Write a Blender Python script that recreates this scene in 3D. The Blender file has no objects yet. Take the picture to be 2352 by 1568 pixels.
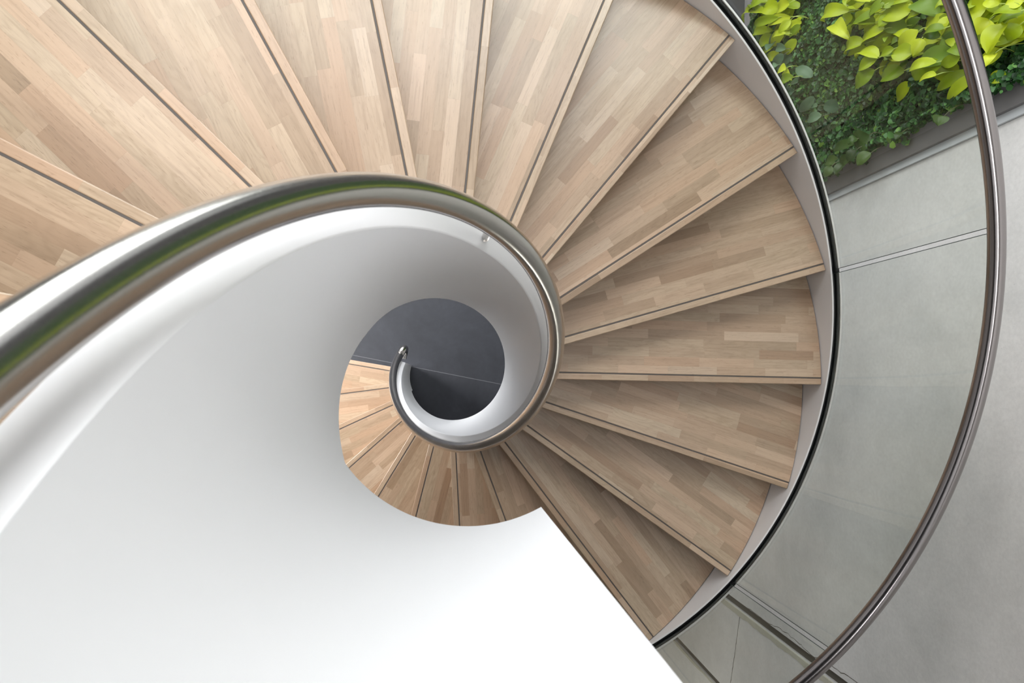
import bpy, bmesh, math, random
from mathutils import Vector, Matrix, noise as mnoise
C = bpy.context.scene.collection
PI = math.pi
random.seed(7)

# ------------------------------------------------------------------ stair geometry (metres)
RISE = 0.17
TH0, DTH = 2.67248505, 0.299137089        # angle of nosing 0 and turn per step
RI, RP = 0.245, 0.295                     # inner and outer face of the white balustrade wall
RT = 1.6600                               # outer end of the treads
RS = 1.6640                               # inner face of the outer stringer
TOPK = 25                                 # last riser, at the upper floor
TOPZ = TOPK * RISE
def ang(k): return TH0 + k * DTH
def cyl(r, k, z): return Vector((r * math.cos(ang(k)), r * math.sin(ang(k)), z))
def lerp(k, xs, ys):
    if k <= xs[0]: return ys[0]
    for i in range(len(xs) - 1):
        if k <= xs[i + 1]:
            t = (k - xs[i]) / (xs[i + 1] - xs[i])
            return ys[i] + (ys[i + 1] - ys[i]) * t
    return ys[-1]
def smooth_table(k, xs, ys, w=0.45):
    n = 7
    return sum(lerp(k + w * (2 * i / (n - 1) - 1), xs, ys) for i in range(n)) / n

# ------------------------------------------------------------------ object helpers
def link(name, me, mat, parent=None, sharp=35):
    o = bpy.data.objects.new(name, me)
    C.objects.link(o)
    if mat is not None: me.materials.append(mat)
    if sharp is not None:
        for p in me.polygons: p.use_smooth = True
        me.set_sharp_from_angle(angle=math.radians(sharp))
    if parent is not None: o.parent = parent
    return o
def mesh(verts, faces):
    me = bpy.data.meshes.new('m')
    me.from_pydata([tuple(v) for v in verts], [], faces)
    me.update()
    bm = bmesh.new(); bm.from_mesh(me)
    bmesh.ops.recalc_face_normals(bm, faces=bm.faces)
    bm.to_mesh(me); bm.free()
    return me
def empty(name, loc=(0, 0, 0)):
    o = bpy.data.objects.new(name, None); o.location = loc
    o.empty_display_size = 0.2
    C.objects.link(o); return o
def tag(o, label, cat, group=None, kind=None):
    o['label'] = label; o['category'] = cat
    if group: o['group'] = group
    if kind: o['kind'] = kind
    return o
def struct(o, label=None):
    o['kind'] = 'structure'
    if label: o['label'] = label
    return o
def sweep(rings, closed_ring=True, caps=True):
    """rings: list of equal-length vertex loops"""
    n = len(rings[0]); vs = [v for r in rings for v in r]; fs = []
    for i in range(len(rings) - 1):
        for j in range(n if closed_ring else n - 1):
            a = i * n + j; b = i * n + (j + 1) % n
            fs.append((a, b, b + n, a + n))
    if caps and closed_ring:
        fs.append(tuple(range(n - 1, -1, -1)))
        fs.append(tuple((len(rings) - 1) * n + j for j in range(n)))
    return vs, fs
def helix(prof, k0, k1, step=0.1):
    """prof(k) -> list of (r, z) for the section at step position k"""
    n = max(2, int(round((k1 - k0) / step)) + 1)
    rings = []
    for i in range(n):
        k = k0 + (k1 - k0) * i / (n - 1)
        rings.append([cyl(r, k, z) for r, z in prof(k)])
    return mesh(*sweep(rings))
def tube(path, rad, seg=28):
    rings = []
    n = len(path); prevN = None
    for i in range(n):
        T = (path[min(i + 1, n - 1)] - path[max(i - 1, 0)]).normalized()
        if prevN is None:
            up = Vector((0, 0, 1)) if abs(T.z) < .9 else Vector((1, 0, 0))
            N = T.cross(up).normalized()
        else:
            N = (prevN - T * prevN.dot(T)).normalized()
        B = T.cross(N); prevN = N
        rings.append([path[i] + (N * math.cos(2 * PI * j / seg) + B * math.sin(2 * PI * j / seg)) * rad for j in range(seg)])
    return mesh(*sweep(rings))
def prism(poly, z0, z1):
    n = len(poly)
    vs = [(x, y, z0) for x, y in poly] + [(x, y, z1) for x, y in poly]
    fs = [tuple(range(n - 1, -1, -1)), tuple(range(n, 2 * n))]
    fs += [(i, (i + 1) % n, n + (i + 1) % n, n + i) for i in range(n)]
    return mesh(vs, fs)
def bevel(o, w=0.002, seg=2):
    m = o.modifiers.new('edge', 'BEVEL'); m.width = w; m.segments = seg
    m.limit_method = 'ANGLE'; m.angle_limit = math.radians(40)
    return o

# ------------------------------------------------------------------ materials
def lin(r, g, b):
    f = lambda c: (c / 255 / 12.92) if c <= 10 else ((c / 255 + .055) / 1.055) ** 2.4
    return (f(r), f(g), f(b), 1)
class NT:
    def __init__(s, name):
        s.m = bpy.data.materials.new(name); s.m.use_nodes = True
        s.t = s.m.node_tree; s.n = s.t.nodes
        s.b = s.n['Principled BSDF']; s.out = s.n['Material Output']
    def add(s, typ, **kw):
        x = s.n.new(typ)
        for k, v in kw.items(): setattr(x, k, v)
        return x
    def put(s, node, idx, v):
        if hasattr(v, 'outputs'): v = v.outputs[0]
        if isinstance(v, bpy.types.NodeSocket): s.t.links.new(v, node.inputs[idx])
        else: node.inputs[idx].default_value = v
    def math(s, op, a, b=0.0, c=0.0):
        x = s.add('ShaderNodeMath', operation=op)
        s.put(x, 0, a); s.put(x, 1, b); s.put(x, 2, c)
        return x.outputs[0]
    def noise(s, vec, scale, detail=4, rough=.55, dist=0.0, w=None):
        x = s.add('ShaderNodeTexNoise')
        if w is not None:
            x.noise_dimensions = '4D'; s.put(x, 'W', w)
        if vec is not None: s.put(x, 'Vector', vec)
        s.put(x, 'Scale', scale); s.put(x, 'Detail', detail); s.put(x, 'Roughness', rough); s.put(x, 'Distortion', dist)
        return x.outputs[0]
    def ramp(s, fac, stops):
        x = s.add('ShaderNodeValToRGB'); cr = x.color_ramp
        while len(cr.elements) < len(stops): cr.elements.new(.5)
        for e, (p, col) in zip(cr.elements, stops): e.position = p; e.color = col
        s.put(x, 0, fac); return x.outputs[0]
    def mix(s, fac, a, b, mode='MIX'):
        x = s.add('ShaderNodeMix', data_type='RGBA', blend_type=mode)
        s.put(x, 0, fac); s.put(x, 6, a); s.put(x, 7, b)
        return x.outputs[2]
    def comb(s, x, y, z=0.0):
        n = s.add('ShaderNodeCombineXYZ'); s.put(n, 0, x); s.put(n, 1, y); s.put(n, 2, z); return n.outputs[0]
    def coords(s, which='Object'):
        t = s.add('ShaderNodeTexCoord'); return t.outputs[which]
    def sep(s, v):
        n = s.add('ShaderNodeSeparateXYZ'); s.put(n, 0, v); return n.outputs
    def bump(s, height, strength=.1, dist=.01):
        b = s.add('ShaderNodeBump'); s.put(b, 'Height', height); s.put(b, 'Strength', strength); s.put(b, 'Distance', dist)
        s.put(s.b, 'Normal', b)
    def set(s, **kw):
        for k, v in kw.items(): s.put(s.b, k.replace('_', ' '), v)
        return s

def wood_material(name, vertical=False):
    """edge-glued hardwood staves of random length running along local x"""
    w = NT(name)
    xyz = w.sep(w.coords('Object'))
    rnd = w.add('ShaderNodeObjectInfo').outputs['Random']
    x, y = xyz[0], (xyz[2] if vertical else xyz[1])
    seed = w.math('MULTIPLY', rnd, 173.0)
    row = w.math('FLOOR', w.math('DIVIDE', w.math('ADD', y, w.math('MULTIPLY', rnd, 3.1)), 0.040))
    def wn(a, b, c):
        n = w.add('ShaderNodeTexWhiteNoise', noise_dimensions='3D'); w.put(n, 'Vector', w.comb(a, b, c)); return n.outputs['Value']
    rr = wn(row, seed, 1.3); rl = wn(row, seed, 7.7)
    length = w.math('MULTIPLY_ADD', rl, 0.30, 0.20)
    u = w.math('ADD', w.math('DIVIDE', x, length), w.math('MULTIPLY', rr, 13.0))
    col = w.math('FLOOR', u)
    cell = wn(row, col, seed); cell2 = wn(col, row, w.math('ADD', seed, 31.0))
    base = w.ramp(cell, [(0.0, lin(150, 125, 101)), (.13, lin(165, 141, 117)), (.45, lin(173, 149, 125)), (.8, lin(180, 157, 133)), (1.0, lin(188, 167, 145))])
    hue = w.ramp(cell2, [(0.0, (1.03, .965, .93, 1)), (.5, (1, 1, 1, 1)), (1.0, (.975, 1.0, .985, 1))])
    base = w.mix(1.0, base, hue, 'MULTIPLY')
    off = w.math('MULTIPLY', cell, 57.0)
    # cathedral grain: warped rings, stretched along the stave
    warp = w.noise(w.comb(w.math('MULTIPLY', x, 2.2), w.math('MULTIPLY', y, 9.0), off), 1.6, 2, .5)
    ringv = w.math('SINE', w.math('MULTIPLY', w.math('ADD', w.math('MULTIPLY', warp, 9.0), w.math('MULTIPLY', y, 18.0)), 7.0))
    rings = w.ramp(w.math('MULTIPLY_ADD', ringv, .5, .5), [(0, (.90, .885, .865, 1)), (.55, (1, 1, 1, 1)), (1, (1.02, 1.02, 1.02, 1))])
    base = w.mix(w.math('MULTIPLY', cell2, .8), base, w.mix(1.0, base, rings, 'MULTIPLY'))
    fine = w.noise(w.comb(w.math('MULTIPLY', x, 6.0), w.math('MULTIPLY', y, 130.0), off), 1.0, 5, .62)
    fr = w.ramp(fine, [(.25, (.80, .775, .75, 1)), (.5, (1, 1, 1, 1)), (.8, (1.06, 1.06, 1.06, 1))])
    base = w.mix(1.0, base, fr, 'MULTIPLY')
    pores = w.noise(w.comb(w.math('MULTIPLY', x, 38.0), w.math('MULTIPLY', y, 420.0), off), 1.0, 2, .5)
    pr = w.ramp(pores, [(.29, (.60, .55, .50, 1)), (.37, (1, 1, 1, 1))])
    base = w.mix(.65, base, pr, 'MULTIPLY')
    blot = w.noise(w.comb(w.math('MULTIPLY', x, 3.0), w.math('MULTIPLY', y, 7.0), seed), 1.0, 3, .5)
    br = w.ramp(blot, [(.3, (.93, .925, .93, 1)), (.6, (1.02, 1.02, 1.02, 1))])
    base = w.mix(.6, base, br, 'MULTIPLY')
    # hairline glue joints
    fy = w.math('FRACT', w.math('DIVIDE', w.math('ADD', y, w.math('MULTIPLY', rnd, 3.1)), 0.040))
    jy = w.math('LESS_THAN', w.math('MINIMUM', fy, w.math('SUBTRACT', 1.0, fy)), .014)
    fx = w.math('FRACT', u)
    jx = w.math('LESS_THAN', w.math('MULTIPLY', w.math('MINIMUM', fx, w.math('SUBTRACT', 1.0, fx)), length), .0007)
    base = w.mix(w.math('MULTIPLY', w.math('MAXIMUM', jy, jx), .10), base, lin(120, 90, 66))
    w.put(w.b, 'Base Color', base)
    w.set(Roughness=w.math('MULTIPLY_ADD', fine, .12, .30))
    w.put(w.b, 'Specular IOR Level', .5)
    w.put(w.b, 'Coat Weight', .7); w.put(w.b, 'Coat Roughness', .28)
    w.bump(fine, .06, .002)
    return w.m

def flat_material(name, col, rough=.5, spec=.5, metal=0.0):
    w = NT(name); w.put(w.b, 'Base Color', col); w.set(Roughness=rough, Metallic=metal)
    w.put(w.b, 'Specular IOR Level', spec); return w

M = {}
M['wood'] = wood_material('oak_staves')
M['wood_riser'] = wood_material('oak_staves_upright', True)
w = flat_material('white_lacquer', (.885, .892, .91, 1), .45, .5)
nz = w.noise(w.coords('Object'), 3.0, 2); w.bump(nz, .02, .02)
M['white'] = w.m
M['white_matt'] = flat_material('white_paint', (.74, .722, .722, 1), .5, .4).m
M['inlay'] = flat_material('dark_inlay', lin(84, 78, 74), .5, .4).m
M['black'] = flat_material('black_rubber', (.006, .006, .007, 1), .35, .5).m
def steel(name, col, rough):
    w = flat_material(name, col, rough, .5, 1.0)
    c = w.sep(w.coords('Object'))
    g = w.noise(w.coords('Object'), 260.0, 3, .6)
    w.set(Roughness=w.math('MULTIPLY_ADD', g, .10, rough - .05))
    w.put(w.b, 'Anisotropic', .35)
    w.bump(g, .02, .0005)
    return w.m
M['steel'] = steel('brushed_steel', (.60, .575, .55, 1), .20)
M['steel_dark'] = steel('brushed_steel_warm', (.36, .335, .335, 1), .20)
# glass: clear, slightly green, reflecting by Fresnel
w = NT('green_tinted_glass')
tr = w.add('ShaderNodeBsdfTransparent'); tr.inputs[0].default_value = (.955, .972, .955, 1)
gl = w.add('ShaderNodeBsdfGlossy'); gl.inputs['Roughness'].default_value = .01; gl.inputs['Color'].default_value = (.95, 1, .96, 1)
fr = w.add('ShaderNodeFresnel'); bf = w.add('ShaderNodeNewGeometry').outputs['Backfacing']
w.put(fr, 0, w.math('MULTIPLY_ADD', bf, 1 / 1.36 - 1.36, 1.36))      # the slab's far face is met from inside the glass
mx = w.add('ShaderNodeMixShader'); w.put(mx, 0, fr); w.put(mx, 1, tr); w.put(mx, 2, gl)
w.t.links.new(mx.outputs[0], w.out.inputs[0]); M['glass'] = w.m
# slate floor
w = NT('slate_floor'); oc = w.coords('Object')
n1 = w.noise(oc, 2.6, 6, .62, .6); n2 = w.noise(oc, 22.0, 4, .6)
c1 = w.ramp(n1, [(.3, lin(46, 48, 53)), (.55, lin(54, 56, 62)), (.8, lin(65, 67, 74))])
c1 = w.mix(.35, c1, w.ramp(n2, [(.35, (.8, .8, .8, 1)), (.7, (1.15, 1.15, 1.15, 1))]), 'MULTIPLY')
w.put(w.b, 'Base Color', c1); w.set(Roughness=.5); w.put(w.b, 'Specular IOR Level', .3); w.bump(n2, .12, .004); M['slate'] = w.m
M['slate_joint'] = flat_material('slate_joint', lin(98, 99, 104), .6).m
# concrete
def concrete(name, a, b, c):
    w = NT(name); oc = w.coords('Object')
    n1 = w.noise(oc, 1.1, 6, .6, .4); n2 = w.noise(oc, 60.0, 4, .65); n3 = w.noise(oc, 9.0, 5, .6)
    col = w.ramp(n1, [(.3, a), (.5, b), (.72, c)])
    col = w.mix(.5, col, w.ramp(n2, [(.3, (.86, .86, .86, 1)), (.65, (1.05, 1.05, 1.05, 1))]), 'MULTIPLY')
    col = w.mix(.5, col, w.ramp(n3, [(.3, (.9, .9, .895, 1)), (.65, (1.04, 1.04, 1.04, 1))]), 'MULTIPLY')
    v = w.add('ShaderNodeTexVoronoi'); w.put(v, 'Vector', oc); w.put(v, 'Scale', 34.0)
    pit = w.ramp(v.outputs['Distance'], [(.035, (.55, .54, .53, 1)), (.075, (1, 1, 1, 1))])
    col = w.mix(.5, col, pit, 'MULTIPLY')
    w.put(w.b, 'Base Color', col); w.set(Roughness=.55); w.put(w.b, 'Specular IOR Level', .3)
    w.bump(n2, .1, .003); return w.m
M['concrete'] = concrete('fair_faced_concrete', lin(209, 209, 207), lin(222, 221, 219), lin(232, 230, 228))
M['concrete_dark'] = flat_material('concrete_groove', lin(112, 108, 100), .8, .2).m
M['crack'] = flat_material('crack_line', lin(88, 82, 72), .9, .1).m
M['room'] = flat_material('room_paint', (.62, .61, .60, 1), .7, .2).m
M['dark_wall'] = flat_material('dark_wall_paint', lin(66, 66, 68), .6, .3).m
M['room_warm'] = flat_material('warm_bounce_paint', (.50, .36, .25, 1), .6, .2).m  # warm tone invented so the unseen wall bounces warm light onto the treads
M['glass_edge'] = flat_material('frosted_glass_edge', lin(52, 66, 60), .5, .4).m
M['concrete_lip'] = concrete('broken_concrete_edge', lin(182, 180, 164), lin(196, 194, 178), lin(206, 204, 190))
M['trim_white'] = flat_material('pale_grey_trim', lin(196, 200, 203), .45, .4).m
M['trim_grey'] = flat_material('grey_frame', lin(112, 110, 110), .45, .4).m
M['trim_grey2'] = flat_material('grey_frame_edge', lin(140, 138, 140), .45, .4).m
M['soil'] = flat_material('dark_felt', lin(26, 30, 22), .9, .1).m
M['ceiling'] = flat_material('ceiling_paint', lin(178, 175, 170), .8, .2).m
def leafmat(name, stops, rough=.38, trans=.25, veins=True):
    w = NT(name)
    rnd = w.add('ShaderNodeNewGeometry').outputs['Random Per Island']
    col = w.ramp(rnd, stops)
    nn = w.noise(w.coords('Object'), 14.0, 3)
    col = w.mix(.4, col, w.ramp(nn, [(.3, (.82, .86, .8, 1)), (.7, (1.12, 1.1, 1.1, 1))]), 'MULTIPLY')
    w.put(w.b, 'Base Color', col); w.set(Roughness=rough); w.put(w.b, 'Specular IOR Level', .4)
    tl = w.add('ShaderNodeBsdfTranslucent'); w.put(tl, 0, col)
    mx = w.add('ShaderNodeMixShader'); w.put(mx, 0, trans)
    w.t.links.new(w.b.outputs[0], mx.inputs[1]); w.t.links.new(tl.outputs[0], mx.inputs[2])
    w.t.links.new(mx.outputs[0], w.out.inputs[0]); return w.m
M['lime'] = leafmat('lime_leaf', [(0, lin(112, 140, 22)), (.25, lin(148, 170, 26)), (.6, lin(178, 194, 32)), (1, lin(200, 212, 52))])
M['mid'] = leafmat('mid_green_leaf', [(0, lin(78, 112, 34)), (.5, lin(108, 140, 44)), (1, lin(132, 160, 56))])
M['darkleaf'] = leafmat('dark_heart_leaf', [(0, lin(38, 62, 24)), (.5, lin(54, 84, 30)), (1, lin(72, 98, 40))])
M['silver'] = leafmat('grey_green_leaf', [(0, lin(62, 92, 66)), (.5, lin(82, 112, 84)), (1, lin(104, 134, 100))])
M['fig'] = leafmat('creeper_leaf', [(0, lin(24, 54, 28)), (.4, lin(42, 84, 42)), (.72, lin(62, 112, 54)), (.92, lin(86, 138, 68)), (1, lin(128, 164, 66))], .42, .15)
M['stem'] = flat_material('green_stem', lin(150, 168, 70), .5).m
M['stem_dark'] = flat_material('brown_stem', lin(74, 78, 46), .6).m

WORLD = 0.85
EXPOSURE = 0.06
LIGHTS = [('key_lamp', (-2.0, 2.2, 6.8), (0.8, 0, 2.0), 1.2, 30, (1.0, .985, .96)),
          ('skylight', (0.0, 3.6, 6.93), (0.0, 3.0, 0), 4.8, 212, (.98, .99, 1.0), 2.4, 130),
          ('window_back', (-0.2, 6.6, 4.8), (0, -.3, 3.6), 5.0, 180, (.97, .985, 1.0), 3.0),
          ('well_fill', (-0.15, 0.35, 6.9), (-0.1, 0.2, 2.0), 2.4, 38, (1.0, .99, .97)),  # added fill light, lifts the inner faces deep in the well
          ('landing_fill', (-0.3, -2.0, 6.9), (-0.2, 0.3, 3.5), 1.6, 180, (.98, .99, 1.0)),  # added fill above the landing, brightens the wall faces turned towards it
          ('lower_level_fill', (1.55, -4.4, -0.5), (2.1, -1.9, -0.9), 0.8, 30, (1.0, .97, .93)),  # added fill below floor level to brighten the shaft concrete
          ('foyer_window', (-1.2, 5.6, 1.5), (-0.2, 0, 1.0), 3.4, 100, (.98, .99, 1.0), 2.2),
          ('foyer_fill', (-2.6, 1.1, 3.0), (-1.0, .3, 0.3), 0.9, 40, (1.0, .99, .975), 0.9, 74)]  # added floating fill, narrowed onto the lowest treads to brighten them

# ================================================================== STAIRCASE
stair = tag(empty('spiral_staircase'), 'white spiral staircase with pale wooden treads winding around an open well', 'staircase')

E_F, E_D0, E_D1 = -0.0036, 0.0232, 0.0290        # nosing front, inlay front, inlay back (offsets behind the radial line)
CD, SD = math.cos(DTH), math.sin(DTH)
def on_line(e, r):                                # local point on the line y = e at radius r
    return (math.sqrt(r * r - e * e), e)
def on_next(e, r):                                # the same on the next step's line
    x, y = on_line(e, r); return (x * CD - y * SD, x * SD + y * CD)
def wedge(e0, e1, last=False, r0=RP + .001, r1=RT):
    if not last:
        return [on_line(e0, r0), on_line(e0, r1), on_line(e1, r1), on_line(e1, r0)]
    a0 = math.asin(e0 / r1); a1 = DTH + math.asin(e1 / r1)
    b0 = math.asin(e0 / r0); b1 = DTH + math.asin(e1 / r0)
    pts = [(r1 * math.cos(a0 + (a1 - a0) * i / 14), r1 * math.sin(a0 + (a1 - a0) * i / 14)) for i in range(15)]
    pts += [(r0 * math.cos(b1 + (b0 - b1) * i / 8), r0 * math.sin(b1 + (b0 - b1) * i / 8)) for i in range(9)]
    return pts
def place(o, k, parent):
    o.parent = parent
    o.rotation_euler = (0, 0, ang(k)); o.location = (0, 0, k * RISE)
# one step, then copies
tread0 = link('tread', prism(wedge(E_D1, 0.034, True), -.040, 0), M['wood'], sharp=30)
strip0 = link('nosing_strip', prism(wedge(E_F, E_D0), -.040, 0), M['wood'], tread0, sharp=30)
bevel(strip0, .003, 3); bevel(tread0, .0012, 1)
inlay0 = link('inlay_strip', prism(wedge(E_D0, E_D1), -.02, -.0015), M['inlay'], tread0, sharp=30)
inlay0['label'] = 'thin dark anti-slip line behind the nosing'
rz = RISE
riser0 = link('riser', mesh(*(lambda a, b: ([(x, y, z) for z in (-rz, -.0405) for x, y in a + b],
        [(3, 2, 1, 0), (4, 5, 6, 7), (0, 1, 5, 4), (1, 2, 6, 5), (2, 3, 7, 6), (3, 0, 4, 7)]))(
        [on_line(.012, RP + .001), on_line(.012, RT)], [on_line(.030, RT), on_line(.030, RP + .001)])), M['wood_riser'], sharp=30)
place(tread0, 1, stair); place(riser0, 1, stair)
for k in range(2, TOPK):
    t = tread0.copy(); C.objects.link(t); place(t, k, stair)
    for ch in (strip0, inlay0):
        c = ch.copy(); C.objects.link(c); c.parent = t
for k in range(2, TOPK + 1):
    r = riser0.copy(); C.objects.link(r); place(r, k, stair)

# white inner balustrade wall
TK, TV = [0, 8, 12.5, 15, 16.4, 19, 20.5, 21.7, 23.5, 25], [.92, .93, .915, .91, .88, .862, .845, .842, .84, .84]
WALL_END = 29.46
def wall_top(k):
    z = min(k, TOPK) * RISE + smooth_table(min(k, TOPK), TK, TV, .8)
    return z
def wall_bot(k):
    if k < 2.9: return 0.004
    return min(k * RISE - lerp(k, [2.9, 4, 6, 8, 11, 13, 15, 20, 21.2, 30], [.272, .25, .16, .165, .19, .19, .165, .17, .215, .218]), 3.972)
def wall_prof(k):
    b, t = wall_bot(k), wall_top(k); c = .004
    return [(RI, b + .35 * (t - b)), (RI, b + .004), (RI, b), (RP, b), (RP, b + .004), (RP, b + .35 * (t - b)), (RP, t - c * 2.5), (RP, t - c), (RP - c * .3, t - c * .3), (RP - c, t), (RI + c, t), (RI + c * .3, t - c * .3), (RI, t - c), (RI, t - c * 2.5)]
pw = link('balustrade_wall', helix(wall_prof, .50, WALL_END, .06), M['white'], stair, sharp=40)
pw['label'] = 'solid white curved balustrade wall around the open well'

# outer stringer with the slot that holds the glass
def str_prof(k):
    z = k * RISE
    return [(RS, z - .235), (RS + .046, z - .235), (RS + .046, z + .030), (RS + .0385, z + .030), (RS + .0385, z - .03),
            (RS + .0085, z - .03), (RS + .0085, z + .028), (RS + .0075, z + .030), (RS + .001, z + .030), (RS, z + .029)]
st = link('outer_stringer', helix(str_prof, .93, 25.05, .1), M['white_matt'], stair, sharp=30)
st['label'] = 'white outer stringer plate with a slot for the glass'
sf = link('soffit', helix(lambda k: [(RP + .001, k * RISE - .232), (RS - .001, k * RISE - .232), (RS - .001, k * RISE - .222), (RP + .001, k * RISE - .222)], 1.6, 25, .2), M['white_matt'], stair, sharp=30)

# ================================================================== GLASS BALUSTRADE
glass = tag(empty('glass_balustrade', cyl(1.69, 1, RISE)), 'curved clear glass balustrade standing in a black gasket along the outer stair edge', 'balustrade')
def gpart(name, me, mat):
    o = link(name, me, mat, None, 30); o.parent = glass
    o.matrix_parent_inverse = Matrix.Translation(-Vector(glass.location)); return o
G0, G1 = RS + .0165, RS + .0315
HALF = 0.0145                                      # half joint, in steps
cuts = [0.97 + 2.998 * i for i in range(9)]
for i in range(8):
    a, b = cuts[i] + HALF, cuts[i + 1] - HALF
    ks = [a, a + .0045] + [a + .0045 + (b - a - .009) * j / 24 for j in range(1, 24)] + [b - .0045, b]
    rings = []
    for j, k in enumerate(ks):
        z = k * RISE; g = G0 + (.003 if j in (0, len(ks) - 1) else 0); gg = G1 - (.003 if j in (0, len(ks) - 1) else 0)
        rings.append([cyl(g, k, z - .022), cyl(gg, k, z - .022), cyl(gg, k, z + .895), cyl(g, k, z + .895)])
    gp = gpart('glass_panel', mesh(*sweep(rings)), M['glass']); gp.data.materials.append(M['glass_edge'])
    for p in gp.data.polygons:                        # arrissed end edges are frosted green
        kk = [round((math.atan2(gp.data.vertices[v].co.y, gp.data.vertices[v].co.x) - ang(a)) % (2 * PI), 4) for v in p.vertices]
        span = (b - a) * DTH
        if all(q < .0016 or q > 2 * PI - .0016 for q in kk) or all(abs(q - span) < .0016 for q in kk): p.material_index = 1
for (r0, r1) in ((RS + .0090, G0 - .0005), (G1 + .0005, RS + .0380)):
    gpart('gasket', helix(lambda k: [(r0, k * RISE - .028), (r1, k * RISE - .028), (r1, k * RISE + .026), (r0, k * RISE + .026)], .98, 24.95, .12), M['black'])
for i in range(1, 8):
    kk = cuts[i]
    gpart('spacer_block', helix(lambda k: [(G0, k * RISE - .02), (G1, k * RISE - .02), (G1, k * RISE + .045), (G0, k * RISE + .045)], kk - HALF * .95, kk + HALF * .95, .01), M['black'])

# ================================================================== HANDRAILS
path = [cyl(1.6885, 1 + i * .1, (1 + i * .1) * RISE + .928) for i in range(241)]
a = path[0]; tdir = (path[0] - path[1]).normalized()
path = [a + tdir * .10 - Vector((0, 0, .045)), a + tdir * .06 - Vector((0, 0, .015)), a + tdir * .03 - Vector((0, 0, .004))] + path
om = tube(path, .0255)
orail = tag(empty('outer_handrail', path[0]), 'slender brushed steel handrail capping the outer curved glass', 'handrail')
o = link('rail_tube', om, M['steel_dark'], None, 40); o.parent = orail; o.matrix_parent_inverse = Matrix.Translation(-Vector(orail.location))

RK = [0.5, 3, 5.5, 7.3, 9, 11, 13, 15, 17, 19, 21, 22, 23, 25]
RR = [.292, .2862, .2889, .2904, .2835, .2699, .2629, .255, .2652, .2655, .2641, .272, .276, .272]
RZ = [.964, .916, .915, .963, .974, 1.01, 1.075, 1.123, 1.047, 1.002, .972, .949, .94, .94]
def rail_r(k):
    return smooth_table(k, RK, RR, .25 if 6.5 < k < 8 else 1.0)
def rail_z(k):
    return min(k, 25) * RISE + smooth_table(min(k, 25), RK, RZ, 1.0)
path = []
k = 0.16
while k < 29.3:
    path.append(cyl(rail_r(k), k, rail_z(k))); k += .08
E0 = path[0]; td = (path[0] - path[1]).normalized(); td.z = 0; td.normalize()
inw = Vector((-E0.x, -E0.y, 0)).normalized()
ubend = []
for i in range(1, 17):                              # the end turns down and back to the wall end
    a = PI * i / 16
    ubend.append(E0 + td * (.006 + .040 * math.sin(a)) + Vector((0, 0, -.044 + .044 * math.cos(a))) + inw * .014 * i / 16)
pre = [E0 + td * .003]
tail = [ubend[-1] - td * .008 * i + inw * .002 * i for i in (1, 2)]
path = list(reversed(pre + ubend + tail)) + path
im = tube(path, .0218, 32)
irail = tag(empty('inner_handrail', path[0]), 'thick brushed steel handrail spiralling above the white wall of the stair well', 'handrail')
inv = Matrix.Translation(-Vector(irail.location))
o = link('rail_tube', im, M['steel'], None, 40); o.parent = irail; o.matrix_parent_inverse = inv
for k, r in ((1.5, .28), (9.2, .275), (16.86, .2705), (24.3, .27)):
    b = cyl(r, k, wall_top(k) + .0006); t = cyl(rail_r(k) * .4 + r * .6, k, rail_z(k) - .006)
    o = link('support_post', tube([b + (t - b) * i / 6 for i in range(7)], .0065, 16), M['steel'], None, 40)
    o.parent = irail; o.matrix_parent_inverse = inv
    o = link('post_collar', tube([b, b + Vector((0, 0, .004))], .0085, 20), M['steel'], None, 40)
    o.parent = irail; o.matrix_parent_inverse = inv

# ================================================================== UPPER LANDING
a0, a1 = ang(TOPK), ang(WALL_END) - .012
def arc(r, a, b, n=24): return [(r * math.cos(a + (b - a) * i / n), r * math.sin(a + (b - a) * i / n)) for i in range(n + 1)]
RL = 5.2
o = link('floor_upper', prism(arc(RP + .002, a0 + .01, a1) + list(reversed(arc(RL, a0 + .01, a1, 40))), 3.99, TOPZ), M['slate'])
struct(o, 'upper landing slab at the head of the stair')
# guard wall running out along the landing edge from the end of the curved wall
gx = Vector((.649, -.761, 0)); gn = Vector((.761, .649, 0))
p0 = cyl(RP, WALL_END, 0); p0.z = 0
base = p0 - gn * .012
q = [base - gn * .05, base + gx * 3.5 - gn * .05, base + gx * 3.5, base]
o = link('wall_landing', prism([(v.x, v.y) for v in q], 3.972, 5.09), M['white']); struct(o, 'white guard wall along the landing edge')

# ================================================================== ROOM SHELL
U = Vector((.044, 1, 0)).normalized(); NW = Vector((-U.y, U.x, 0)); W0 = Vector((2.147, 0, 0))
def wp(s, z, off=0.0): return W0 + U * s + NW * off + Vector((0, 0, z))
def wall_box(s0, s1, z0, z1, o0, o1):
    v = [wp(s, z, o) for o in (o0, o1) for z in (z0, z1) for s in (s0, s1)]
    return mesh(v, [(0, 1, 3, 2), (4, 6, 7, 5), (0, 4, 5, 1), (2, 3, 7, 6), (0, 2, 6, 4), (1, 5, 7, 3)])
def wall_poly(pts, o0, o1):
    n = len(pts); v = [wp(s, z, o0) for s, z in pts] + [wp(s, z, o1) for s, z in pts]
    return mesh(v, [tuple(range(n)), tuple(range(2 * n - 1, n - 1, -1))] + [(i, (i + 1) % n, n + (i + 1) % n, n + i) for i in range(n)])
ZC = 7.0
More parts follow.
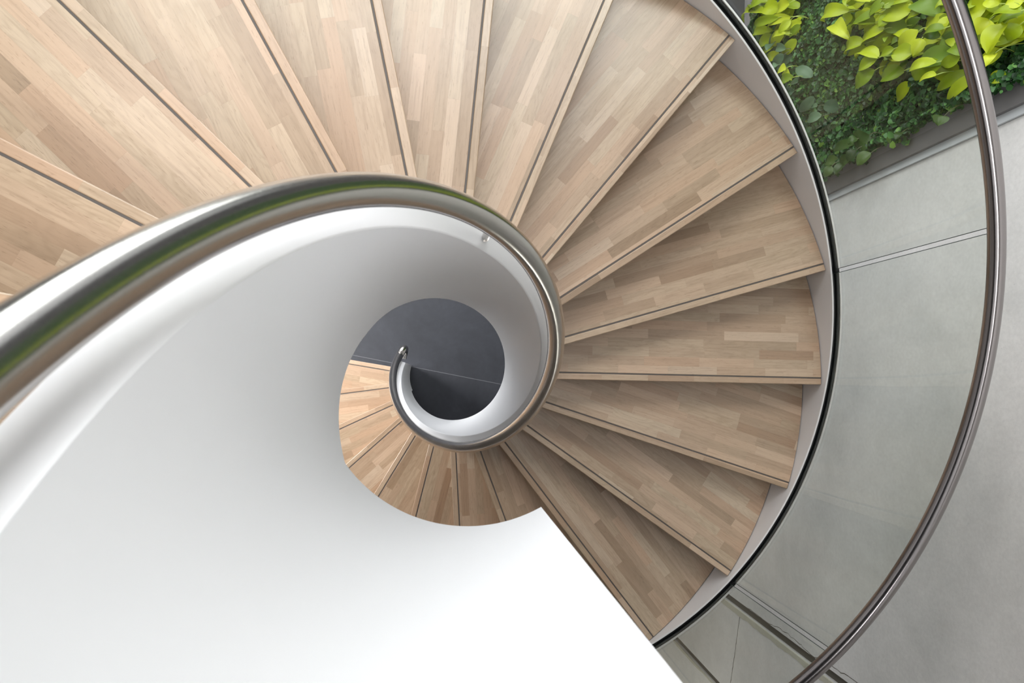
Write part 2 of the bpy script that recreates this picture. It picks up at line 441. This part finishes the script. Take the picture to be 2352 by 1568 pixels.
# concrete wall with two vertical recessed joints near the lower right of the photograph; it runs down past the floor edge
ZB = -3.0
JS = ((-1.652, .060), (-2.335, .060))                 # left edge and width of each joint
edges = [1.005, JS[0][0] + JS[0][1], JS[0][0], JS[1][0] + JS[1][1], JS[1][0], -6.5]
for i in (0, 2, 4):
    o = link('wall_right', wall_box(edges[i + 1], edges[i], ZB, ZC, -.25, 0), M['concrete'])
    struct(o, ('pale fair-faced concrete wall behind the outer handrail', 'concrete wall panel between the two recessed joints', 'concrete wall panel beyond the second joint')[i // 2])
for s, wd in JS:
    o = link('trim_5', wall_box(s - .02, s + wd + .02, ZB, ZC, -.25, -.032), M['concrete_dark']); struct(o, 'dark recessed joint in the concrete wall')
random.seed(3)
for s, wd, w0 in ((JS[0][0], JS[0][1], .026), (JS[1][0], JS[1][1], .014)):
    v = []; f = []; m = 150; cur = w0
    for i in range(m):
        z = ZB + i * .05
        cur += random.uniform(-.007, .007); cur = min(w0 * 1.5, max(w0 * .45, cur))
        v += [wp(s + .001, z, .0015), wp(s - cur, z, .0015)]
        if i: f.append((2 * i - 2, 2 * i - 1, 2 * i + 1, 2 * i))
    n = len(v); v += [a - NW * .01 for a in v]
    f += [tuple(n + i for i in reversed(q)) for q in f]
    f += [(2 * i - 2, 2 * i, n + 2 * i, n + 2 * i - 2) for i in range(1, m)] + [(2 * i + 1, 2 * i - 1, n + 2 * i - 1, n + 2 * i + 1) for i in range(1, m)]
    o = link('trim_3', mesh(v, f), M['concrete_lip']); struct(o, 'broken pale edge of a concrete joint')
# hairline cracks: one across the lower panel, one along the right edge of the first joint
def crack(pts, wd, lab):
    v = []; f = []
    for i, (s, z) in enumerate(pts):
        a, c = pts[max(0, i - 1)], pts[min(len(pts) - 1, i + 1)]
        d = Vector((c[0] - a[0], c[1] - a[1])).normalized(); q = Vector((-d.y, d.x)) * wd * random.uniform(.5, 1.3)
        v += [wp(s + q.x, z + q.y, .001), wp(s - q.x, z - q.y, .001)]
        if i: f.append((2 * i - 2, 2 * i - 1, 2 * i + 1, 2 * i))
    o = link('trim_4', raw_mesh(v, f), M['crack'], sharp=None); struct(o, lab)
def raw_mesh(vs, fs):
    me = bpy.data.meshes.new('m'); me.from_pydata([tuple(v) for v in vs], [], fs); me.update(); return me
crack([(JS[0][0] - .004 - .62 * i / 30, .135 - .16 * i / 30 + random.uniform(-.004, .004)) for i in range(31)], .0028, 'thin dark crack line across the lower concrete')
pts = []; z = .25; s = JS[0][0] + JS[0][1] + .008
while z < 1.75:
    s = min(JS[0][0] + JS[0][1] + .035, max(JS[0][0] + JS[0][1] + .003, s + random.uniform(-.011, .0115))); pts.append((s, z)); z += random.uniform(.012, .04)
crack(pts, .0016, 'ragged hairline crack beside the concrete joint')
o = link('trim_1', wall_box(1.007, 1.042, 0, 4.6, -.2, .012), M['trim_white']); struct(o, 'pale strip between concrete wall and plant frame')
o = link('wall_right', wall_box(1.042, 3.0, 0, ZC, -.25, -.10), M['concrete']); struct(o, 'concrete wall behind the planted panel')
o = link('wall_right', wall_box(3.0, 6.5, 0, ZC, -.25, -.10), M['dark_wall']); struct(o, 'dark grey wall beyond the planted panel')

floor = link('floor', mesh([(-6, -6, 0), (1.35, -6, 0), (1.35, -.65, 0), (3.5, -.65, 0), (3.5, 7, 0), (-6, 7, 0)], [(0, 1, 2, 3, 4, 5)]), M['slate'], sharp=None); struct(floor, 'dark slate floor at the foot of the stair')
jd = Vector((.6547, -.1284, 0)).normalized(); jn = Vector((-jd.y, jd.x, 0)); jc = Vector((.3928, -.0539, 0))
def joint(c, d, l0, l1, wdt, name='trim_2', lab='thin light joint in the slate floor'):
    n = Vector((-d.y, d.x, 0)); q = [c + d * l0 - n * wdt, c + d * l1 - n * wdt, c + d * l1 + n * wdt, c + d * l0 + n * wdt]
    o = link(name, prism([(p.x, p.y) for p in q], 0.0, .0012), M['slate_joint']); struct(o, lab)
joint(jc, jd, -3, 1.4, .0018)
joint(jc + jn * 2.4 + jd * 1.9, jn, -1.6, 2.0, .003)
joint(Vector((2.10, 2.72, 0)), Vector((-.12, 1, 0)).normalized(), -.3, .5, .004)
lowf = link('floor_lower', mesh([(1.0, -6, ZB), (3.5, -6, ZB), (3.5, 0, ZB), (1.0, 0, ZB)], [(0, 1, 2, 3)]), M['concrete'], sharp=None); struct(lowf, 'concrete floor of the level below')
for nm, q in (('wall_shaft', [(1.30, -5.0), (1.35, -5.0), (1.35, -.6), (1.30, -.6)]), ('wall_shaft', [(1.35, -.65), (2.2, -.65), (2.2, -.6), (1.35, -.6)])):
    o = link(nm, prism(q, ZB, -.002), M['concrete']); struct(o, 'concrete side of the floor opening')
ceil = link('ceiling', mesh([(-6, -6, ZC), (3.5, -6, ZC), (3.5, 7, ZC), (-6, 7, ZC)], [(0, 1, 2, 3)]), M['ceiling'], sharp=None); struct(ceil)

def flat_box(x0, x1, y0, y1, z0, z1):
    return prism([(x0, y0), (x1, y0), (x1, y1), (x0, y1)], z0, z1)
for q, lab in (((-6.2, -6, -6, 7, 0, 4.4), 'white left wall below its long window'), ((-6.2, -6, -6, 7, 6.5, ZC), 'white left wall above its long window'), ((-6.2, -6, -6, -2.5, 4.4, 6.5), 'white left wall beside its window')):
    o = link('wall_left', flat_box(*q), M['room']); struct(o, lab)
o = link('wall_front', flat_box(-6, 3.5, -6.2, -6, -3, ZC), M['room_warm']); struct(o, 'unseen wall behind the landing, coloured warm to bounce light')

# ================================================================== GREEN WALL
frame = tag(empty('green_wall_frame', wp(1.95, 0, 0)), 'grey metal frame around the planted wall beside the concrete', 'planter frame')
finv = Matrix.Translation(-Vector(frame.location))
def fpart(name, me, m):
    o = link(name, me, m, None, 30); o.parent = frame; o.matrix_parent_inverse = finv; return o
ZG = 6.9
fpart('side_post', wall_box(1.0425, 1.118, .0, ZG, -.085, .03), M['trim_grey'])
fpart('side_edge', wall_box(1.1185, 1.165, .0, ZG, -.085, .022), M['trim_grey2'])
fpart('felt_panel', wall_box(1.1655, 2.979, .061, ZG - .061, -.0995, -.088), M['soil'])
fpart('top_rail', wall_box(1.166, 2.98, ZG - .06, ZG, -.085, .03), M['trim_grey'])
fpart('base_rail', wall_box(1.166, 2.98, .0, .06, -.02, .035), M['trim_grey2'])
fpart('base_strip', wall_box(1.166, 2.98, .0, .075, -.045, -.022), M['trim_white'])
fpart('end_post', wall_box(2.98, 3.05, .0, ZG, -.085, .03), M['trim_grey'])

def leaf_geo(base, tip, width, roll, fold=.18, droop=.12, nseg=8, shape='ovate', facing=None):
    """a pointed leaf blade with a folded midrib; returns verts, faces"""
    ax = tip - base; L = ax.length; d = ax / L
    f = facing if facing is not None else (NW * .75 + Vector((0, 0, .65)))
    side = d.cross(f).normalized(); nrm = side.cross(d).normalized()
    side = (side * math.cos(roll) + nrm * math.sin(roll)).normalized(); nrm = side.cross(d).normalized()
    vs, fs = [], []
    for i in range(nseg + 1):
        t = i / nseg
        wv = (t ** .45) * ((1 - t) ** .80) / .476
        if i == 0: wv = .22
        if i == nseg: wv = .0
        h = wv * width * .5
        c = base + d * L * t + nrm * (math.sin(PI * t * .9) * droop * L - droop * .8 * L * t * t)
        rip = .06 * width * math.sin(5 * t + roll * 9)
        vs += [c + side * h + nrm * (fold * h + rip), c + side * h * .5 + nrm * (fold * h * .35 + width * .03), c, c - side * h * .5 + nrm * (fold * h * .35 + width * .03), c - side * h + nrm * (fold * h - rip)]
        if i:
            o = (i - 1) * 5
            for j in range(4): fs.append((o + j, o + j + 1, o + j + 6, o + j + 5))
    return vs, fs
def raw_mesh(vs, fs):
    me = bpy.data.meshes.new('m'); me.from_pydata([tuple(v) for v in vs], [], fs); me.update(); return me
LEAF = {'lime_mid': [(1.941,1.56,0.112,2.037,1.271,0.117,0.073),(1.812,1.811,0.12,1.79,1.672,0.128,0.083),(1.68,2.061,0.103,1.772,1.854,0.123,0.09),(1.775,1.854,0.146,1.777,1.708,0.186,0.068),(1.737,1.843,0.138,1.795,1.622,0.149,0.076),(1.675,1.903,0.127,1.684,1.709,0.141,0.081),(1.556,2.133,0.109,1.506,1.998,0.114,0.076),(1.725,1.94,0.111,1.686,1.899,0.157,0.065),(1.914,1.471,0.141,1.726,1.691,0.182,0.078),(1.669,1.757,0.14,1.695,1.591,0.15,0.076),(1.66,1.734,0.115,1.678,1.605,0.147,0.045),(1.544,1.866,0.137,1.524,1.767,0.179,0.058),(1.543,1.888,0.144,1.637,1.684,0.148,0.066),(1.5,1.832,0.13,1.456,1.71,0.164,0.073),(1.404,2.059,0.125,1.437,1.88,0.134,0.067),(1.328,2.314,0.124,1.36,2.098,0.128,0.076),(1.332,2.307,0.147,1.349,2.174,0.19,0.046),(1.304,2.423,0.127,1.31,2.326,0.142,0.048),(1.278,2.306,0.145,1.278,2.233,0.174,0.039),(1.444,2.144,0.144,1.475,2.053,0.187,0.075),(1.499,2.176,0.125,1.43,2.147,0.146,0.054),(1.541,1.984,0.13,1.539,1.91,0.151,0.039),(1.563,2.057,0.108,1.623,1.972,0.123,0.057),(1.463,2.343,0.141,1.495,2.205,0.143,0.047),(1.524,2.336,0.102,1.457,2.31,0.134,0.066),(1.38,2.369,0.114,1.304,2.442,0.141,0.051),(1.881,1.783,0.124,1.967,1.578,0.141,0.062),(1.777,1.935,0.15,1.793,1.823,0.16,0.081),(1.628,2.149,0.121,1.627,2.067,0.131,0.042),(1.933,1.663,0.132,2.01,1.567,0.145,0.063),(1.783,1.988,0.118,1.796,1.908,0.155,0.066),(1.636,1.902,0.116,1.598,1.931,0.144,0.022),(1.79,1.8,0.145,1.836,1.68,0.15,0.061),(1.788,1.946,0.103,1.736,2.076,0.115,0.058),(1.568,2.36,0.138,1.557,2.318,0.169,0.04)],
 'lime_right': [(1.447,2.551,0.112,1.458,2.466,0.128,0.101),(1.395,2.561,0.109,1.348,2.527,0.132,0.078),(1.346,2.724,0.102,1.344,2.638,0.137,0.067),(1.327,2.761,0.145,1.351,2.662,0.193,0.054),(1.322,2.672,0.137,1.219,2.64,0.185,0.084),(1.305,2.704,0.101,1.266,2.656,0.115,0.063),(1.221,2.637,0.148,1.169,2.637,0.187,0.039),(1.24,2.622,0.121,1.192,2.649,0.168,0.027),(1.365,2.754,0.131,1.373,2.717,0.172,0.06),(1.487,2.524,0.115,1.513,2.456,0.124,0.058),(1.422,2.632,0.122,1.474,2.569,0.129,0.056)],
 'lime_left': [(2.375,0.737,0.109,2.464,0.579,0.157,0.09),(2.348,0.868,0.107,2.378,0.706,0.107,0.074),(2.489,0.475,0.092,2.656,0.253,0.101,0.09),(2.534,0.524,0.129,2.564,0.343,0.147,0.089),(2.454,0.542,0.105,2.615,0.113,0.109,0.065),(2.293,0.785,0.139,2.411,0.439,0.16,0.057),(2.254,0.872,0.1,2.362,0.526,0.103,0.061),(2.297,0.6,0.093,2.414,0.279,0.101,0.059),(2.153,0.858,0.124,2.2,0.686,0.131,0.041),(2.263,0.609,0.092,2.268,0.444,0.117,0.072),(2.236,0.874,0.102,2.173,0.819,0.152,0.05)],
 'lime_low': [(2.097,0.704,0.086,2.117,0.578,0.113,0.056),(1.926,0.872,0.119,1.918,0.783,0.139,0.076),(1.817,0.988,0.129,1.828,0.856,0.153,0.057),(1.947,0.801,0.092,1.827,0.93,0.113,0.044)],
 'dark': [(1.225,1.704,0.072,1.19,1.606,0.093,0.103),(1.121,1.735,0.082,1.069,1.687,0.127,0.068),(1.158,1.649,0.112,1.111,1.612,0.136,0.051),(1.223,1.569,0.072,1.248,1.37,0.084,0.057),(1.163,1.554,0.082,1.141,1.467,0.093,0.049),(1.137,1.494,0.082,1.082,1.473,0.125,0.06),(1.17,1.43,0.077,1.206,1.284,0.08,0.054),(1.141,1.424,0.116,1.084,1.4,0.145,0.046),(1.094,2.324,0.12,1.053,2.314,0.14,0.061),(1.123,2.032,0.115,1.088,2.036,0.148,0.041),(1.216,1.661,0.11,1.197,1.633,0.147,0.051)],
 'green': [(1.72,2.095,0.085,1.583,2.243,0.089,0.104),(1.653,1.995,0.071,1.711,1.857,0.114,0.065),(1.464,2.267,0.105,1.498,2.221,0.151,0.054),(1.404,2.342,0.077,1.46,2.285,0.11,0.073),(1.348,2.366,0.1,1.397,2.153,0.132,0.08),(1.376,2.29,0.101,1.431,2.188,0.127,0.08),(1.659,1.719,0.093,1.607,1.754,0.127,0.045),(1.554,1.898,0.073,1.529,1.89,0.12,0.043),(1.582,1.978,0.108,1.589,1.935,0.112,0.043)],
 'silver': [(2.177,0.67,0.119,2.115,0.694,0.167,0.056),(2.073,0.826,0.103,2.152,0.689,0.106,0.05),(1.74,0.979,0.115,1.766,0.872,0.121,0.048),(1.46,1.31,0.118,1.468,1.205,0.152,0.056),(1.814,0.94,0.073,1.827,0.835,0.081,0.053),(2.045,0.799,0.102,2.019,0.703,0.13,0.055),(2.003,0.744,0.107,1.974,0.754,0.154,0.045),(1.564,1.196,0.081,1.576,1.125,0.081,0.037)]}
random.seed(11)
def plant(names, name, label, cat, mat, stem_mat, extra=0, split=None, grp=None):
    L = names
    cs = sum((b[0] for b in L)) / len(L); zmin = sum(b[1] for b in L) / len(L)
    root = tag(empty(name, wp(cs, zmin, .02)), label, cat, grp)
    inv = Matrix.Translation(-Vector(root.location))
    vs, fs = [], []; sv, sf = [], []
    for (s0, z0, o0, s1, z1, o1, w_) in L:
        b, t = wp(s0, z0, o0), wp(s1, z1, o1)
        v, f = leaf_geo(b, t, w_ * 1.18, random.uniform(-.5, .5), random.uniform(.18, .5), random.uniform(.06, .2))
        n = len(vs); vs += v; fs += [tuple(n + i for i in q) for q in f]
        # petiole back to the wall
        p0 = wp(max(1.17, s0 + random.uniform(-.02, .06)), z0 + random.uniform(-.06, .03), -.02); d0 = (b - t).normalized()
        pts = []
        for i in range(6):
            u = i / 5; pts.append(p0 * (1 - u) ** 2 + (b + d0 * .05 + Vector((0, 0, .02))) * 2 * u * (1 - u) + b * u * u)
        rings = []
        for i, pnt in enumerate(pts):
            rings.append([pnt + Vector((math.cos(2.1 * j) * .0024, math.sin(2.1 * j) * .0024, 0)) for j in range(3)])
        v2, f2 = sweep(rings); n = len(sv); sv += v2; sf += [tuple(n + i for i in q) for q in f2]
    for e in range(extra):                               # more leaves behind, filling the plant
        b = random.choice(L); s0 = b[0] + random.uniform(-.09, .09); z0 = b[1] + random.uniform(-.05, .10)
        ln = random.uniform(.11, .2); a = random.uniform(-.3, .75)
        v, f = leaf_geo(wp(s0, z0, random.uniform(.04, .085)), wp(s0 + ln * math.sin(a), z0 - ln * math.cos(a), random.uniform(.05, .10)), ln * random.uniform(.42, .55), random.uniform(-.5, .5), .2, .1)
        n = len(vs); vs += v; fs += [tuple(n + i for i in q) for q in f]
    nl = len(fs); n = len(vs); vs += sv; fs += [tuple(n + i for i in q) for q in sf]
    o = link('foliage', raw_mesh(vs, fs), mat, None, 60); o.parent = root; o.matrix_parent_inverse = inv
    o.data.materials.append(stem_mat)                    # petioles
    for p in o.data.polygons[nl:]: p.material_index = 1
    return root
def fit_plants():
    lm = LEAF['lime_mid']
    up = [l for l in lm if l[1] >= 1.97]; lo = [l for l in lm if l[1] < 1.97]
    plant(lo, 'lime_philodendron', 'lime yellow philodendron hanging in the middle of the green wall', 'plant', M['lime'], M['stem'], 34)
    plant(up, 'lime_philodendron', 'lime philodendron drooping just left of the outer handrail, against the green wall', 'plant', M['lime'], M['stem'], 28)
    plant(LEAF['lime_right'], 'lime_philodendron', 'bright lime philodendron right of the handrail, top corner of the green wall', 'plant', M['lime'], M['stem'], 34)
    plant(LEAF['lime_left'], 'lime_philodendron', 'lime philodendron at the low left end of the green wall, beside the stair glass', 'plant', M['lime'], M['stem'], 34)
    plant(LEAF['lime_low'], 'lime_philodendron', 'small lime seedling among the creeper, close to the black gasket', 'plant', M['lime'], M['stem'])
    plant(LEAF['green'], 'green_philodendron', 'duller green philodendron leaves behind the lime leaves left of the handrail', 'plant', M['mid'], M['stem'], 8)
    plant(LEAF['dark'], 'heartleaf_philodendron', 'dark heart-leaved plant hanging over the grey frame at the foot of the greenery', 'plant', M['darkleaf'], M['stem_dark'], 0)
    plant(LEAF['silver'], 'peperomia', 'grey-green round-leaved plant in the creeper next to the stair glass', 'plant', M['silver'], M['stem_dark'], 6)
fit_plants()
# small-leaved creeper covering the felt: far too many leaves to count
random.seed(21)
vs, fs = [], []
def lump(s, z):
    return .5 + .5 * mnoise.noise(Vector((s * 5.0, z * 5.0, 1.7))) + .35 * mnoise.noise(Vector((s * 14.0, z * 14.0, 4.2)))
N = 64000
SP = 2200
UP = 24000                                            # the upper part of the planted wall, leaves larger
for i in range(N + SP + UP):
    s = random.uniform(1.14, 3.0); z = random.uniform(.05, 3.25); spill = N <= i < N + SP; high = i >= N + SP
    if high: s = random.uniform(1.17, 2.96); z = random.uniform(3.2, 6.8)
    if spill:
        z = random.uniform(.7, 3.2)
        m_ = .03 + .045 * mnoise.noise(Vector((z * 5.0, .3, 7.0))) + .02 * mnoise.noise(Vector((z * 17.0, 2.3, 1.0)))
        s = 1.175 - abs(random.gauss(0, .55)) * max(.004, m_)
    lp = lump(s, z)
    if not spill and s < 1.20 + .05 * mnoise.noise(Vector((z * 6.0, 0, 0))) and random.random() < .8: continue
    edge = min(1, max(.25, (s - 1.12) / .2))
    off = (-.06 + .15 * lp * random.uniform(.55, 1.0)) * edge + .012
    if spill: off = random.uniform(.03, .085)
    size = random.choice((.016, .022, .026, .030, .036)) * random.uniform(.8, 1.15) * (1.9 if high else 1)
    a = random.uniform(0, 2 * PI); tilt = random.uniform(-.7, .7); tilt2 = random.uniform(-.2, .9)
    nr = (NW * math.cos(tilt2) + Vector((0, 0, 1)) * math.sin(tilt2)); nr = (nr + U * tilt).normalized()
    e1 = (U * math.cos(a) + Vector((0, 0, 1)) * math.sin(a)); e1 = (e1 - nr * e1.dot(nr)).normalized(); e2 = nr.cross(e1)
    c = wp(s, z, off); n = len(vs); h = size * .5; q = h * .82
    vs += [c - e1 * h, c - e1 * h * .45 + e2 * q + nr * h * .25, c + e1 * h * .5 + e2 * q * .85 + nr * h * .2, c + e1 * h * 1.15 - nr * h * .2,
           c + e1 * h * .5 - e2 * q * .85 + nr * h * .2, c - e1 * h * .45 - e2 * q + nr * h * .25, c]
    fs += [(n, n + 6, n + 1), (n + 1, n + 6, n + 2), (n + 2, n + 6, n + 3), (n + 3, n + 6, n + 4), (n + 4, n + 6, n + 5), (n + 5, n + 6, n)]
cr = link('creeping_fig', raw_mesh(vs, fs), M['fig'], None, 70)
tag(cr, 'dense dark green small-leaved creeper covering the planted wall', 'creeper', None, 'stuff')

# ================================================================== LIGHT
world = bpy.data.worlds.new('World'); bpy.context.scene.world = world
world.use_nodes = True
bg = world.node_tree.nodes['Background']; bg.inputs[0].default_value = (.93, .965, 1.0, 1); bg.inputs[1].default_value = WORLD
def area(name, loc, target, size, power, col=(1, 1, 1), size_y=None, spread=180):
    l = bpy.data.lights.new(name, 'AREA'); l.energy = power; l.color = col; l.size = size
    l.spread = math.radians(spread)
    if size_y: l.shape = 'RECTANGLE'; l.size_y = size_y
    o = bpy.data.objects.new(name, l); C.objects.link(o); o.location = loc
    o.rotation_euler = (Vector(target) - Vector(loc)).to_track_quat('-Z', 'Y').to_euler(); return o
for L in LIGHTS: area(*L)

# ================================================================== CAMERA
cd = bpy.data.cameras.new('camera'); cam = bpy.data.objects.new('camera', cd); C.objects.link(cam)
cd.sensor_fit = 'HORIZONTAL'; cd.sensor_width = 36.0; cd.lens = 1678.21375 / 2352 * 36.0
cd.clip_start = .02; cd.clip_end = 60
a_, b_ = .0489229176, -.101829529
Rx = Matrix.Rotation(a_, 3, 'X'); Ry = Matrix.Rotation(b_, 3, 'Y')
cam.matrix_world = Matrix.Translation((-.0544010045, -.00518873430, 5.16472984)) @ (Ry @ Rx).to_4x4()
cd.dof.use_dof = True; cd.dof.focus_distance = 2.7; cd.dof.aperture_fstop = 11.0
sc = bpy.context.scene; sc.camera = cam
vs_ = sc.view_settings; vs_.view_transform = 'Standard'; vs_.look = 'None'; vs_.gamma = 1; vs_.use_curve_mapping = False; vs_.exposure = EXPOSURE
try:
    sc.cycles.max_bounces = 8; sc.cycles.transparent_max_bounces = 16; sc.cycles.diffuse_bounces = 5; sc.cycles.glossy_bounces = 4; sc.cycles.use_adaptive_sampling = True; sc.cycles.adaptive_threshold = 0.12; sc.cycles.adaptive_min_samples = 16; sc.cycles.use_denoising = True
except Exception: pass
